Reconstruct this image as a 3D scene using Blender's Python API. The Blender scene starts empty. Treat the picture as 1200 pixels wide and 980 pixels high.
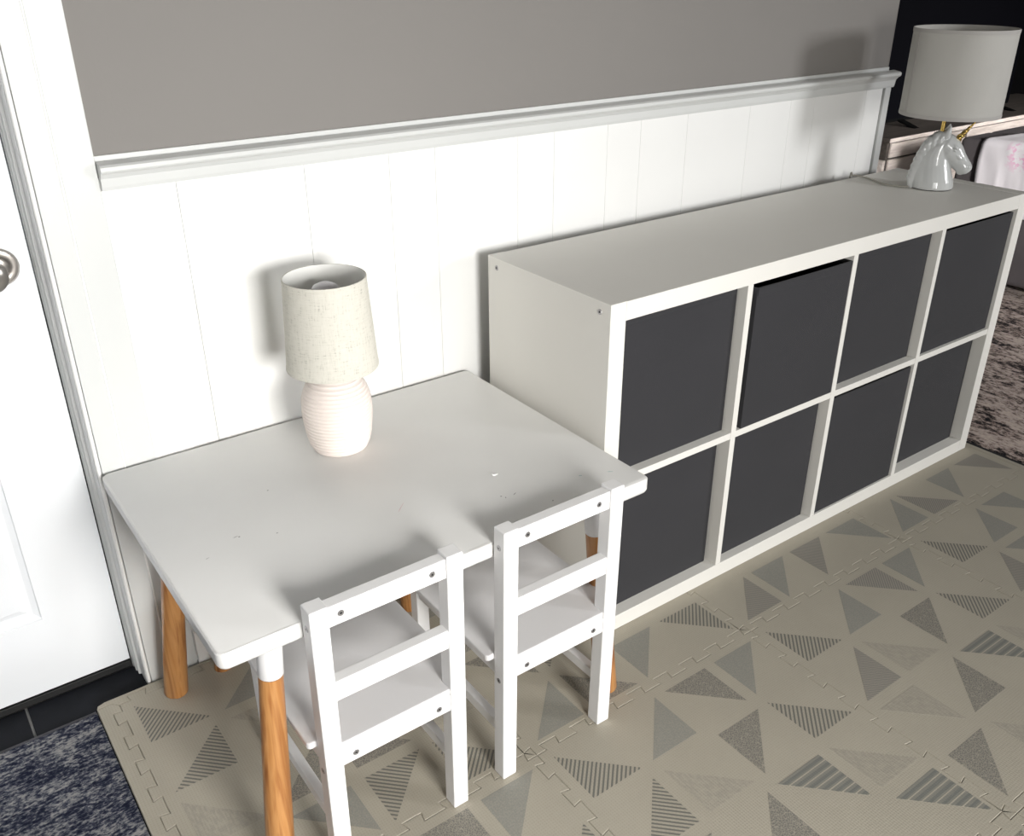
import bpy, bmesh, math, random
from mathutils import Vector, Matrix
random.seed(7)
SC = bpy.context.scene
COL = SC.collection
PI = math.pi

# ------------------------------------------------------------------ camera
cam_d = bpy.data.cameras.new('camera')
cam = bpy.data.objects.new('camera', cam_d)
COL.objects.link(cam)
cam.location = (-1.05759, -1.15304, 1.33187)
cam.rotation_euler = (1.10168683, 0.00317631, -0.62891521)
cam_d.sensor_fit = 'HORIZONTAL'
cam_d.sensor_width = 36
cam_d.lens = 1068.319 * 36 / 1200
cam_d.clip_start = 0.05
SC.camera = cam

# ------------------------------------------------------------------ world, windows' and added light, exposure
world = bpy.data.worlds.new('world')
SC.world = world
world.use_nodes = True
wb = world.node_tree.nodes['Background']
wb.inputs[0].default_value = (0.93, 0.96, 1.0, 1)
wb.inputs[1].default_value = 0.09

def area_light(name, loc, target, w, h, power, col):
    d = bpy.data.lights.new(name, 'AREA')
    d.shape = 'RECTANGLE'; d.size = w; d.size_y = h; d.energy = power; d.color = col
    o = bpy.data.objects.new(name, d)
    COL.objects.link(o)
    o.location = loc
    v = Vector(target) - Vector(loc)
    o.rotation_euler = v.to_track_quat('-Z', 'Y').to_euler()
    return o
# daylight through the window behind the camera, and through a second one further right
w1 = area_light('window_daylight', (-0.66, -2.65, 1.16), (-0.78, 0.4, 0.42), 0.8, 0.72, 25, (1.0, 0.985, 0.96))
w1.data.spread = math.radians(105)
area_light('window_daylight', (3.1, -3.9, 1.78), (1.5, 0.3, 0.9), 0.75, 0.9, 64, (0.98, 0.985, 1.0))
# weak soft light added from the left, its source unseen
area_light('left_soft_light', (-3.0, -0.9, 1.25), (0.0, -0.3, 0.5), 1.0, 1.6, 3.5, (0.98, 0.985, 1.0))
# added narrow fills, no windows known there: brighten console front and blanket
w3 = area_light('living_room_fill', (5.0, -3.6, 1.7), (4.0, 1.5, 0.3), 1.0, 1.1, 14, (1.0, 0.99, 0.97))
w3.data.spread = math.radians(46)
w4 = area_light('living_room_fill', (-0.2, -4.1, 1.7), (3.15, 0.85, 0.5), 0.8, 0.9, 4.5, (1.0, 0.99, 0.98))
w4.data.spread = math.radians(20)

SC.view_settings.view_transform = 'Standard'
SC.view_settings.look = 'None'
SC.view_settings.gamma = 1
SC.view_settings.use_curve_mapping = False
SC.view_settings.exposure = 0.55

# ------------------------------------------------------------------ materials
def nodes(name):
    m = bpy.data.materials.new(name); m.use_nodes = True
    nt = m.node_tree
    b = nt.nodes['Principled BSDF']
    return m, nt, b
def N(nt, t, **kw):
    n = nt.nodes.new(t)
    for k, v in kw.items():
        if k.startswith('i_'):
            n.inputs[k[2:].replace('_', ' ')].default_value = v
        else: setattr(n, k, v)
    return n
def ramp(nt, fac, stops, interp='LINEAR'):
    r = nt.nodes.new('ShaderNodeValToRGB'); r.color_ramp.interpolation = interp
    e = r.color_ramp.elements
    while len(e) < len(stops): e.new(0.5)
    for i, (p, c) in enumerate(stops):
        e[i].position = p; e[i].color = (*c, 1) if len(c) == 3 else c
    nt.links.new(fac, r.inputs[0]); return r
def coords(nt, kind='Object', scale=(1, 1, 1), rot=(0, 0, 0)):
    tc = nt.nodes.new('ShaderNodeTexCoord'); mp = nt.nodes.new('ShaderNodeMapping')
    mp.inputs['Scale'].default_value = scale; mp.inputs['Rotation'].default_value = rot
    nt.links.new(tc.outputs[kind], mp.inputs[0]); return mp.outputs[0]
def bump(nt, b, h, strength=0.2, dist=0.001):
    n = nt.nodes.new('ShaderNodeBump'); n.inputs['Strength'].default_value = strength
    n.inputs['Distance'].default_value = dist
    nt.links.new(h, n.inputs['Height']); nt.links.new(n.outputs[0], b.inputs['Normal'])

def plain(name, col, rough=0.5, var=0.04, scale=6, metal=0.0, bmp=0.0, bscale=60, spec=0.5, coat=0):
    m, nt, b = nodes(name)
    co = coords(nt)
    nz = N(nt, 'ShaderNodeTexNoise', i_Scale=scale, i_Detail=4.0)
    nt.links.new(co, nz.inputs['Vector'])
    lo = tuple(c * (1 - var) for c in col); hi = tuple(min(1, c * (1 + var)) for c in col)
    r = ramp(nt, nz.outputs['Fac'], [(0.3, lo), (0.7, hi)])
    nt.links.new(r.outputs[0], b.inputs['Base Color'])
    b.inputs['Roughness'].default_value = rough; b.inputs['Metallic'].default_value = metal
    b.inputs['Specular IOR Level'].default_value = spec
    b.inputs['Coat Weight'].default_value = coat
    if bmp:
        n2 = N(nt, 'ShaderNodeTexNoise', i_Scale=bscale, i_Detail=3.0)
        nt.links.new(co, n2.inputs['Vector']); bump(nt, b, n2.outputs['Fac'], bmp)
    return m

M = {}
M['wall_grey'] = plain('grey_wall_paint', (0.225, 0.212, 0.198), 0.75, 0.02, 2, bmp=0.15, bscale=180)
M['white_wood'] = plain('white_painted_wood', (0.84, 0.84, 0.82), 0.42, 0.015, 4, bmp=0.08, bscale=90)
M['white_trim'] = plain('white_gloss_trim', (0.64, 0.65, 0.635), 0.35, 0.02, 5, bmp=0.06, bscale=70)
M['door_white'] = plain('white_door_paint', (0.84, 0.86, 0.88), 0.4, 0.015, 3, bmp=0.05, bscale=80)
M['foil_edge'] = plain('white_foil_edge', (0.75, 0.735, 0.69), 0.5, 0.015, 3, spec=0.12)
M['table_white'] = plain('white_lacquered_tabletop', (0.76, 0.755, 0.735), 0.34, 0.02, 5, spec=0.3)
M['chair_white'] = plain('white_chair_lacquer', (0.82, 0.815, 0.81), 0.38, 0.01, 6)
M['chair_seat'] = plain('white_seat_board', (0.72, 0.71, 0.71), 0.4, 0.015, 6)
M['black'] = plain('black_recess', (0.012, 0.012, 0.012), 0.6, 0.1)
M['steel'] = plain('dull_steel', (0.42, 0.41, 0.42), 0.35, 0.1, 60, metal=0.9)
M['nickel'] = plain('satin_nickel', (0.42, 0.39, 0.36), 0.28, 0.1, 40, metal=1.0)
M['grout'] = plain('grey_grout', (0.16, 0.16, 0.155), 0.85, 0.1, 40)
M['slate'] = plain('black_slate_tile', (0.007, 0.008, 0.011), 0.6, 0.35, 14, bmp=0.3, bscale=50, spec=0.15)
M['gold'] = plain('gold_plating', (0.62, 0.43, 0.13), 0.25, 0.06, 50, metal=1.0)
M['ceramic'] = plain('white_glazed_ceramic', (0.53, 0.54, 0.53), 0.16, 0.01, 8, coat=0.2)
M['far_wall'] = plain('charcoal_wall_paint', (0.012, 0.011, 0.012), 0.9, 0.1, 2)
M['tv_black'] = plain('black_television_plastic', (0.004, 0.004, 0.004), 0.6, 0.05, 5, spec=0.03)
M['screen'] = plain('black_television_screen', (0.002, 0.002, 0.003), 0.5, 0.05, 5, spec=0.03)
M['cord'] = plain('grey_lamp_cord', (0.30, 0.29, 0.25), 0.5, 0.05)
M['paper'] = plain('white_paper', (0.9, 0.9, 0.88), 0.7, 0.02)
M['pencil'] = plain('grey_scuff', (0.28, 0.27, 0.26), 0.7, 0.2, 300)
M['pink'] = plain('pink_crayon', (0.66, 0.50, 0.50), 0.7, 0.1, 300)
M['teal'] = plain('teal_crayon', (0.24, 0.42, 0.40), 0.7, 0.1, 300)
M['bulb'] = plain('frosted_bulb_glass', (0.62, 0.60, 0.62), 0.35, 0.01)
M['rug_edge'] = plain('black_rug_binding', (0.010, 0.010, 0.012), 0.9, 0.3, 60)
M['rug_binding'] = plain('grey_rug_binding', (0.07, 0.07, 0.08), 0.9, 0.3, 90)
M['gap'] = plain('shadowed_baseboard_paint', (0.7, 0.69, 0.67), 0.5, 0.02)

def m_bin():
    m, nt, b = nodes('charcoal_bin_fabric')
    co = coords(nt)
    nz = N(nt, 'ShaderNodeTexNoise', i_Scale=3.0, i_Detail=5.0)
    nt.links.new(co, nz.inputs['Vector'])
    r = ramp(nt, nz.outputs['Fac'], [(0.3, (0.016, 0.016, 0.019)), (0.7, (0.021, 0.0205, 0.025))])
    nt.links.new(r.outputs[0], b.inputs['Base Color'])
    b.inputs['Roughness'].default_value = 0.85
    b.inputs['Sheen Weight'].default_value = 0.12; b.inputs['Sheen Roughness'].default_value = 0.5
    w = N(nt, 'ShaderNodeTexWave', i_Scale=420.0, i_Distortion=0.4); w.bands_direction = 'Z'
    nt.links.new(co, w.inputs['Vector'])
    w2 = N(nt, 'ShaderNodeTexNoise', i_Scale=9.0, i_Detail=2.0)
    co2 = coords(nt, scale=(1, 1, 6)); nt.links.new(co2, w2.inputs['Vector'])
    mx = N(nt, 'ShaderNodeMath', operation='MULTIPLY_ADD'); mx.inputs[1].default_value = 6
    nt.links.new(w2.outputs['Fac'], mx.inputs[0]); nt.links.new(w.outputs['Fac'], mx.inputs[2])
    bump(nt, b, mx.outputs[0], 0.35, 0.0006)
    return m
M['bin'] = m_bin()

def m_pine():
    m, nt, b = nodes('varnished_pine')
    co = coords(nt, scale=(60, 60, 1.3))
    nz = N(nt, 'ShaderNodeTexNoise', i_Scale=1.1, i_Detail=3.0, i_Roughness=0.5, i_Distortion=0.25)
    nt.links.new(co, nz.inputs['Vector'])
    r = ramp(nt, nz.outputs['Fac'], [(0.30, (0.24, 0.085, 0.022)), (0.40, (0.44, 0.19, 0.056)), (0.52, (0.53, 0.26, 0.09)), (0.62, (0.36, 0.145, 0.042)), (0.72, (0.50, 0.24, 0.08))])
    nt.links.new(r.outputs[0], b.inputs['Base Color'])
    b.inputs['Roughness'].default_value = 0.34; b.inputs['Coat Weight'].default_value = 0.2
    bump(nt, b, nz.outputs['Fac'], 0.15, 0.0006)
    return m
M['pine'] = m_pine()

def m_foam(name, col, pattern=None, dark=(0.2, 0.2, 0.18)):
    m, nt, b = nodes(name)
    co = coords(nt)
    # fine crosshatch pressed into the foam
    def wave(direction, sc, dist=1.0):
        w = N(nt, 'ShaderNodeTexWave', i_Scale=sc, i_Distortion=dist); w.bands_direction = direction
        w.inputs['Detail Scale'].default_value = 8
        nt.links.new(co, w.inputs['Vector']); return w.outputs['Fac']
    a = wave('X', 62, 3.0); c = wave('Y', 62, 3.0)
    add = N(nt, 'ShaderNodeMath', operation='ADD'); nt.links.new(a, add.inputs[0]); nt.links.new(c, add.inputs[1])
    nz = N(nt, 'ShaderNodeTexNoise', i_Scale=5.0, i_Detail=5.0); nt.links.new(co, nz.inputs['Vector'])
    base = ramp(nt, nz.outputs['Fac'], [(0.3, tuple(x * 0.96 for x in col)), (0.7, tuple(x * 1.04 for x in col))])
    hr = ramp(nt, add.outputs[0], [(0.2, (0.93, 0.93, 0.925)), (1.4, (1.03, 1.03, 1.03))])
    mul = N(nt, 'ShaderNodeMix', data_type='RGBA', blend_type='MULTIPLY'); mul.inputs[0].default_value = 1
    nt.links.new(base.outputs[0], mul.inputs[6]); nt.links.new(hr.outputs[0], mul.inputs[7])
    out = mul.outputs[2]
    if pattern:
        mixc = N(nt, 'ShaderNodeMix', data_type='RGBA'); nt.links.new(out, mixc.inputs[6]); mixc.inputs[7].default_value = (*dark, 1)
        if pattern == 'stripes' or pattern == 'fine':
            cr = coords(nt, rot=(0, 0, PI / 4))
            sep = N(nt, 'ShaderNodeSeparateXYZ'); nt.links.new(cr, sep.inputs[0])
            fr = N(nt, 'ShaderNodeMath', operation='MULTIPLY'); fr.inputs[1].default_value = 128 if pattern == 'stripes' else 185
            nt.links.new(sep.outputs[0], fr.inputs[0])
            f2 = N(nt, 'ShaderNodeMath', operation='FRACT'); nt.links.new(fr.outputs[0], f2.inputs[0])
            rr = ramp(nt, f2.outputs[0], [(0.0, (0.10,) * 3), (0.56, (0.92,) * 3)] if pattern == 'stripes' else [(0.0, (0.35,) * 3), (0.5, (0.8,) * 3)], 'CONSTANT')
            nt.links.new(rr.outputs[0], mixc.inputs[0])
        elif pattern == 'wide':
            sep = N(nt, 'ShaderNodeSeparateXYZ'); nt.links.new(co, sep.inputs[0])
            fr = N(nt, 'ShaderNodeMath', operation='MULTIPLY'); fr.inputs[1].default_value = 62
            nt.links.new(sep.outputs[1], fr.inputs[0])
            f2 = N(nt, 'ShaderNodeMath', operation='FRACT'); nt.links.new(fr.outputs[0], f2.inputs[0])
            rr = ramp(nt, f2.outputs[0], [(0.0, (0.72,) * 3), (0.32, (0.95,) * 3), (0.66, (0.72,) * 3), (0.86, (0.0,) * 3)], 'CONSTANT')
            nt.links.new(rr.outputs[0], mixc.inputs[0])
        elif pattern == 'mesh':
            v = N(nt, 'ShaderNodeTexVoronoi', i_Scale=300.0); v.feature = 'DISTANCE_TO_EDGE'
            nt.links.new(coords(nt, scale=(1, 0.6, 1), rot=(0, 0, PI / 4)), v.inputs['Vector'])
            rr = ramp(nt, v.outputs['Distance'], [(0.0, (0.15,) * 3), (0.14, (0.85,) * 3)])
            nt.links.new(rr.outputs[0], mixc.inputs[0])
        elif pattern == 'dense':
            v = N(nt, 'ShaderNodeTexNoise', i_Scale=330.0, i_Detail=1.0)
            nt.links.new(co, v.inputs['Vector'])
            rr = ramp(nt, v.outputs['Fac'], [(0.4, (0.55,) * 3), (0.6, (0.8,) * 3)])
            nt.links.new(rr.outputs[0], mixc.inputs[0])
        elif pattern == 'faint':
            v = N(nt, 'ShaderNodeTexNoise', i_Scale=240.0, i_Detail=1.0)
            nt.links.new(coords(nt, scale=(1, 0.35, 1)), v.inputs['Vector'])
            rr = ramp(nt, v.outputs['Fac'], [(0.4, (0.10,) * 3), (0.6, (0.38,) * 3)])
            nt.links.new(rr.outputs[0], mixc.inputs[0])
        out = mixc.outputs[2]
    nt.links.new(out, b.inputs['Base Color'])
    b.inputs['Roughness'].default_value = 0.62
    b.inputs['Specular IOR Level'].default_value = 0.35
    bump(nt, b, add.outputs[0], 0.22, 0.0004)
    return m
FOAM = (0.385, 0.354, 0.288)
M['foam'] = m_foam('beige_foam', FOAM)
DK = (0.185, 0.185, 0.17)
for k, p in dict(s='stripes', d='dense', m='mesh', f='faint', w='wide', n='fine').items():
    M['foam_' + k] = m_foam('foam_print_' + p, FOAM, p, {'s': (0.13, 0.13, 0.115), 'd': (0.22, 0.225, 0.205), 'm': (0.15, 0.145, 0.13), 'f': (0.23, 0.22, 0.19), 'w': (0.16, 0.165, 0.15), 'n': (0.17, 0.165, 0.155)}[k])

def m_rug(name, cols, scale, stretch):
    m, nt, b = nodes(name)
    co = coords(nt, scale=stretch)
    n1 = N(nt, 'ShaderNodeTexNoise', i_Scale=scale * 0.16, i_Detail=3.0, i_Roughness=0.6, i_Distortion=0.6)
    n2 = N(nt, 'ShaderNodeTexNoise', i_Scale=scale, i_Detail=4.0, i_Roughness=0.75)
    nt.links.new(co, n1.inputs['Vector']); nt.links.new(co, n2.inputs['Vector'])
    ad = N(nt, 'ShaderNodeMath', operation='MULTIPLY_ADD'); ad.inputs[1].default_value = 0.75
    nt.links.new(n1.outputs['Fac'], ad.inputs[0])
    m2 = N(nt, 'ShaderNodeMath', operation='MULTIPLY_ADD'); m2.inputs[1].default_value = 1.3; m2.inputs[2].default_value = -0.53
    nt.links.new(n2.outputs['Fac'], m2.inputs[0]); nt.links.new(m2.outputs[0], ad.inputs[2])
    r = ramp(nt, ad.outputs[0], cols)
    nt.links.new(r.outputs[0], b.inputs['Base Color'])
    b.inputs['Roughness'].default_value = 0.95; b.inputs['Specular IOR Level'].default_value = 0.1
    bump(nt, b, n2.outputs['Fac'], 0.8, 0.003)
    return m
M['rug_blue'] = m_rug('navy_and_grey_distressed_weave', [(0.32, (0.010, 0.012, 0.026)), (0.46, (0.040, 0.045, 0.07)), (0.54, (0.12, 0.125, 0.145)), (0.62, (0.24, 0.24, 0.245)), (0.80, (0.36, 0.35, 0.33))], 130, (0.7, 1.35, 1))
M['rug_brown'] = m_rug('brown_and_grey_distressed_weave', [(0.28, (0.014, 0.014, 0.018)), (0.39, (0.09, 0.075, 0.07)), (0.47, (0.32, 0.245, 0.215)), (0.56, (0.50, 0.42, 0.38)), (0.75, (0.62, 0.53, 0.46))], 52, (1.5, 0.7, 1))

def m_linen():
    m, nt, b = nodes('oatmeal_linen')
    co = coords(nt, scale=(1, 1, 1))
    n1 = N(nt, 'ShaderNodeTexNoise', i_Scale=60.0, i_Detail=4.0, i_Roughness=0.7)
    n2 = N(nt, 'ShaderNodeTexNoise', i_Scale=60.0, i_Detail=4.0, i_Roughness=0.7)
    nt.links.new(coords(nt, scale=(1, 1, 7)), n1.inputs['Vector']); nt.links.new(coords(nt, scale=(6, 6, 0.7)), n2.inputs['Vector'])
    ad = N(nt, 'ShaderNodeMath', operation='ADD'); nt.links.new(n1.outputs['Fac'], ad.inputs[0]); nt.links.new(n2.outputs['Fac'], ad.inputs[1])
    r = ramp(nt, ad.outputs[0], [(0.40, (0.40, 0.39, 0.34)), (0.52, (0.62, 0.60, 0.53)), (0.9, (0.70, 0.68, 0.61))])
    r.inputs[0]  # factor
    hf = N(nt, 'ShaderNodeMath', operation='MULTIPLY'); hf.inputs[1].default_value = 0.58
    nt.links.new(ad.outputs[0], hf.inputs[0]); nt.links.new(hf.outputs[0], r.inputs[0])
    nt.links.new(r.outputs[0], b.inputs['Base Color'])
    b.inputs['Roughness'].default_value = 0.9; b.inputs['Specular IOR Level'].default_value = 0.15
    bump(nt, b, ad.outputs[0], 0.4, 0.0008)
    return m
M['linen'] = m_linen()
M['linen_in'] = plain('white_shade_lining', (0.74, 0.74, 0.71), 0.6, 0.02)
M['shade_white'] = plain('white_shade_fabric', (0.47, 0.46, 0.43), 0.8, 0.03, 14, bmp=0.2, bscale=300)
M['hem'] = plain('shade_hem_tape', (0.42, 0.405, 0.385), 0.8, 0.03, 14)
M['clay'] = plain('cream_pink_clay', (0.80, 0.72, 0.665), 0.6, 0.03, 12, bmp=0.1, bscale=150)
M['sofa'] = plain('taupe_grey_upholstery', (0.085, 0.074, 0.076), 0.9, 0.12, 9, bmp=0.5, bscale=220)

def m_blanket():
    m, nt, b = nodes('white_blanket_with_pink_print')
    co = coords(nt)
    n1 = N(nt, 'ShaderNodeTexNoise', i_Scale=38.0, i_Detail=4.0); nt.links.new(co, n1.inputs['Vector'])
    n0 = N(nt, 'ShaderNodeVectorMath', operation='DISTANCE'); n0.inputs[1].default_value = (2.95, 0.735, 0.585)
    nt.links.new(co, n0.inputs[0])
    near = ramp(nt, n0.outputs['Value'], [(0.03, (0.85,) * 3), (0.085, (0,) * 3)])
    sp = ramp(nt, n1.outputs['Fac'], [(0.50, (0,) * 3), (0.56, (1,) * 3)])
    mu = N(nt, 'ShaderNodeMath', operation='MULTIPLY'); nt.links.new(near.outputs[0], mu.inputs[0]); nt.links.new(sp.outputs[0], mu.inputs[1])
    mx = N(nt, 'ShaderNodeMix', data_type='RGBA'); mx.inputs[6].default_value = (0.80, 0.76, 0.78, 1); mx.inputs[7].default_value = (0.78, 0.36, 0.56, 1)
    nt.links.new(mu.outputs[0], mx.inputs[0]); nt.links.new(mx.outputs[2], b.inputs['Base Color'])
    b.inputs['Roughness'].default_value = 0.9
    return m
M['blanket'] = m_blanket()

def m_weathered(name, cols):
    m, nt, b = nodes(name)
    n1 = N(nt, 'ShaderNodeTexNoise', i_Scale=5.0, i_Detail=6.0, i_Roughness=0.7, i_Distortion=0.4)
    nt.links.new(coords(nt, scale=(1, 6, 9)), n1.inputs['Vector'])
    r = ramp(nt, n1.outputs['Fac'], cols)
    nt.links.new(r.outputs[0], b.inputs['Base Color'])
    b.inputs['Roughness'].default_value = 0.6
    return m
M['pale_wood'] = m_weathered('whitewashed_wood', [(0.3, (0.42, 0.35, 0.31)), (0.55, (0.66, 0.58, 0.53)), (0.7, (0.76, 0.70, 0.64))])
M['shaded_wood'] = m_weathered('shaded_brown_wood', [(0.3, (0.05, 0.042, 0.035)), (0.55, (0.085, 0.07, 0.06)), (0.7, (0.11, 0.095, 0.08))])  # brown wood with the shade on console top and side in its colour

# ------------------------------------------------------------------ mesh helpers
def new_bm(): return bmesh.new()
def box(bm, x0, x1, y0, y1, z0, z1, mat=None):
    vs = [bm.verts.new(p) for p in ((x0, y0, z0), (x1, y0, z0), (x1, y1, z0), (x0, y1, z0), (x0, y0, z1), (x1, y0, z1), (x1, y1, z1), (x0, y1, z1))]
    for f in ((0, 3, 2, 1), (4, 5, 6, 7), (0, 1, 5, 4), (1, 2, 6, 5), (2, 3, 7, 6), (3, 0, 4, 7)):
        bm.faces.new([vs[i] for i in f])
    if mat is not None:
        for v in vs: v.co = mat @ v.co
    return vs
def frame_of(d):
    d = d.normalized()
    a = Vector((0, 0, 1)) if abs(d.z) < 0.9 else Vector((1, 0, 0))
    u = d.cross(a).normalized(); return u, d.cross(u).normalized()
def tube(bm, pts, rads, n=20, cap=True):
    pts = [Vector(p) for p in pts]; rings = []
    for i, p in enumerate(pts):
        d = (pts[min(i + 1, len(pts) - 1)] - pts[max(i - 1, 0)])
        if i == 0: u, v = frame_of(d)
        else:
            d.normalize(); u = (u - d * u.dot(d)).normalized(); v = d.cross(u)
        r = rads[i] if isinstance(rads, (list, tuple)) else rads
        rings.append([bm.verts.new(p + r * (math.cos(2 * PI * k / n) * u + math.sin(2 * PI * k / n) * v)) for k in range(n)])
    for a, b in zip(rings, rings[1:]):
        for k in range(n): bm.faces.new((a[k], a[(k + 1) % n], b[(k + 1) % n], b[k]))
    if cap: bm.faces.new(rings[0][::-1]); bm.faces.new(rings[-1])
def lathe(bm, prof, n=64, c=(0, 0)):
    rings = []
    for r, z in prof:
        if r < 1e-6: rings.append([bm.verts.new((c[0], c[1], z))])
        else: rings.append([bm.verts.new((c[0] + r * math.cos(2 * PI * k / n), c[1] + r * math.sin(2 * PI * k / n), z)) for k in range(n)])
    for a, b in zip(rings, rings[1:]):
        for k in range(n):
            k2 = (k + 1) % n
            if len(a) == 1 and len(b) == 1: continue
            if len(a) == 1: bm.faces.new((a[0], b[k2], b[k]))
            elif len(b) == 1: bm.faces.new((a[k], a[k2], b[0]))
            else: bm.faces.new((a[k], a[k2], b[k2], b[k]))
def prism_xy(bm, pts, z0, z1):
    lo = [bm.verts.new((x, y, z0)) for x, y in pts]; hi = [bm.verts.new((x, y, z1)) for x, y in pts]
    bm.faces.new(hi); bm.faces.new(lo[::-1])
    n = len(pts)
    for i in range(n): bm.faces.new((lo[i], lo[(i + 1) % n], hi[(i + 1) % n], hi[i]))
def extrude_profile(bm, prof, p0, p1, axes):
    # prof: list of (a, b) in the two axes given as vectors, swept from p0 to p1
    A, B = Vector(axes[0]), Vector(axes[1]); p0, p1 = Vector(p0), Vector(p1)
    r0 = [bm.verts.new(p0 + A * a + B * b) for a, b in prof]; r1 = [bm.verts.new(p1 + A * a + B * b) for a, b in prof]
    n = len(prof)
    for i in range(n): bm.faces.new((r0[i], r0[(i + 1) % n], r1[(i + 1) % n], r1[i]))
    bm.faces.new(r0[::-1]); bm.faces.new(r1)
def finish(bm):
    bmesh.ops.recalc_face_normals(bm, faces=bm.faces)
def obj(name, bm, mat, parent=None, loc=None, smooth=False, bevel=0, seg=2, ang=35):
    if isinstance(bm, bpy.types.Mesh): me = bm
    else:
        finish(bm); me = bpy.data.meshes.new(name); bm.to_mesh(me); bm.free()
        me.materials.append(mat)
        if smooth:
            me.polygons.foreach_set('use_smooth', [True] * len(me.polygons))
            if smooth != 'all':
                me.set_sharp_from_angle(angle=math.radians(40))
    o = bpy.data.objects.new(name, me); COL.objects.link(o)
    if loc is not None: o.location = loc
    if parent is not None: o.parent = parent
    if bevel:
        b = o.modifiers.new('bevel', 'BEVEL'); b.width = bevel; b.segments = seg; b.limit_method = 'ANGLE'; b.angle_limit = math.radians(ang)
    return o
def tag(o, label=None, cat=None, group=None, kind=None):
    if label: o['label'] = label
    if cat: o['category'] = cat
    if group: o['group'] = group
    if kind: o['kind'] = kind
    return o
def thing(name, loc, label, cat, group=None, rz=0):
    o = bpy.data.objects.new(name, None); COL.objects.link(o); o.empty_display_size = 0.05
    o.location = loc; o.rotation_euler = (0, 0, rz)
    return tag(o, label, cat, group)
def bbox_obj(name, x0, x1, y0, y1, z0, z1, mat, parent=None, bevel=0, seg=2):
    bm = new_bm()
    box(bm, x0, x1, y0, y1, z0, z1)
    return obj(name, bm, mat, parent, bevel=bevel, seg=seg)
def struct(o): o['kind'] = 'structure'; return o

# ------------------------------------------------------------------ setting: walls, floor, door
W = 0.452                      # front of the planked wainscot
FZ = -0.012                    # hard floor; the foam mat's top is z = 0
X0, X1 = -0.722, 1.447
# long back wall: painted core, planked wainscot
bm = new_bm(); box(bm, X0 - 0.102, X1, W + 0.012, W + 0.13, FZ, 2.45)
wall = struct(obj('wall_back', bm, M['wall_grey']))
gx = [X0, -0.600, -0.365, -0.188, -0.083, 0.124, 0.223, 0.378, 0.481, 0.635, 0.859, 1.019, 1.119, 1.347, 1.424]
for a, b in zip(gx, gx[1:]):
    bbox_obj('plank', a + 0.0003, b - 0.0003, W, W + 0.012, 0.0, 1.01, M['white_wood'], wall, bevel=0.0004)
# upper wall carries a thin grey skin down to the rail: the core itself is grey
struct(bbox_obj('baseboard_back', X0 + 0.001, 1.44, W - 0.010, W, FZ, 0.078, M['white_wood'], bevel=0.002))
# chair rail
bm = new_bm()
prof = [(0, 0), (0.008, 0.0), (0.010, 0.006), (0.012, 0.020), (0.019, 0.028), (0.024, 0.031), (0.026, 0.034), (0.026, 0.040), (0.021, 0.043), (0.0, 0.046)]
extrude_profile(bm, prof, (X0 + 0.001, W, 0.992), (1.462, W, 0.992), ((0, -1, 0), (0, 0, 1)))
struct(obj('trim_1', bm, M['white_trim']))
# thin caulk bead above the rail
bm = new_bm(); box(bm, X0 + 0.001, 1.447, W + 0.006, W + 0.012, 1.036, 1.046)
struct(obj('trim_2', bm, M['white_trim'], bevel=0.001))
# vertical trim closing the wall's right end
bm = new_bm(); box(bm, 1.428, 1.456, W - 0.006, W + 0.128, FZ, 0.992)
struct(obj('trim_3', bm, M['white_trim'], bevel=0.0025))
bm = new_bm(); box(bm, 1.4472, 1.451, W + 0.0115, W + 0.13, 1.038, 2.45)
struct(obj('trim_4', bm, M['wall_grey'], bevel=0.001))
# flat boards between the wainscot and the doorway
bm = new_bm(); box(bm, -0.7765, X0, W - 0.002, W + 0.012, FZ, 2.45)
struct(obj('trim_5', bm, M['white_trim'], bevel=0.0012))
bm = new_bm(); box(bm, -0.8185, -0.7785, W - 0.003, W + 0.012, FZ, 2.45)
struct(obj('trim_6', bm, M['white_trim'], bevel=0.0012))
bm = new_bm(); tube(bm, [(-0.7785, W - 0.002, FZ), (-0.7785, W - 0.002, 2.45)], 0.0022, 10)
struct(obj('trim_7', bm, M['white_wood'], smooth=True))
# rounded outer bead and moulded jamb, turning back to the recessed door
bm = new_bm()
tube(bm, [(-0.823, W + 0.000, FZ), (-0.823, W + 0.000, 2.45)], 0.0038, 14)
struct(obj('trim_8', bm, M['white_wood'], smooth=True))
bm = new_bm()
D = 0.535
prof = [(0.0, 0.004), (0.006, 0.004), (0.006, 0.042), (0.011, 0.044), (0.011, 0.050), (0.008, 0.053), (0.013, 0.058), (0.013, 0.066), (0.009, 0.069), (0.014, 0.074), (0.014, D - W - 0.001), (0.0, D - W - 0.001)]
extrude_profile(bm, prof, (-0.8215, W, FZ), (-0.8215, W, 2.05), ((-1, 0, 0), (0, 1, 0)))
struct(obj('trim_9', bm, M['white_trim'], bevel=0.0006))
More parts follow.
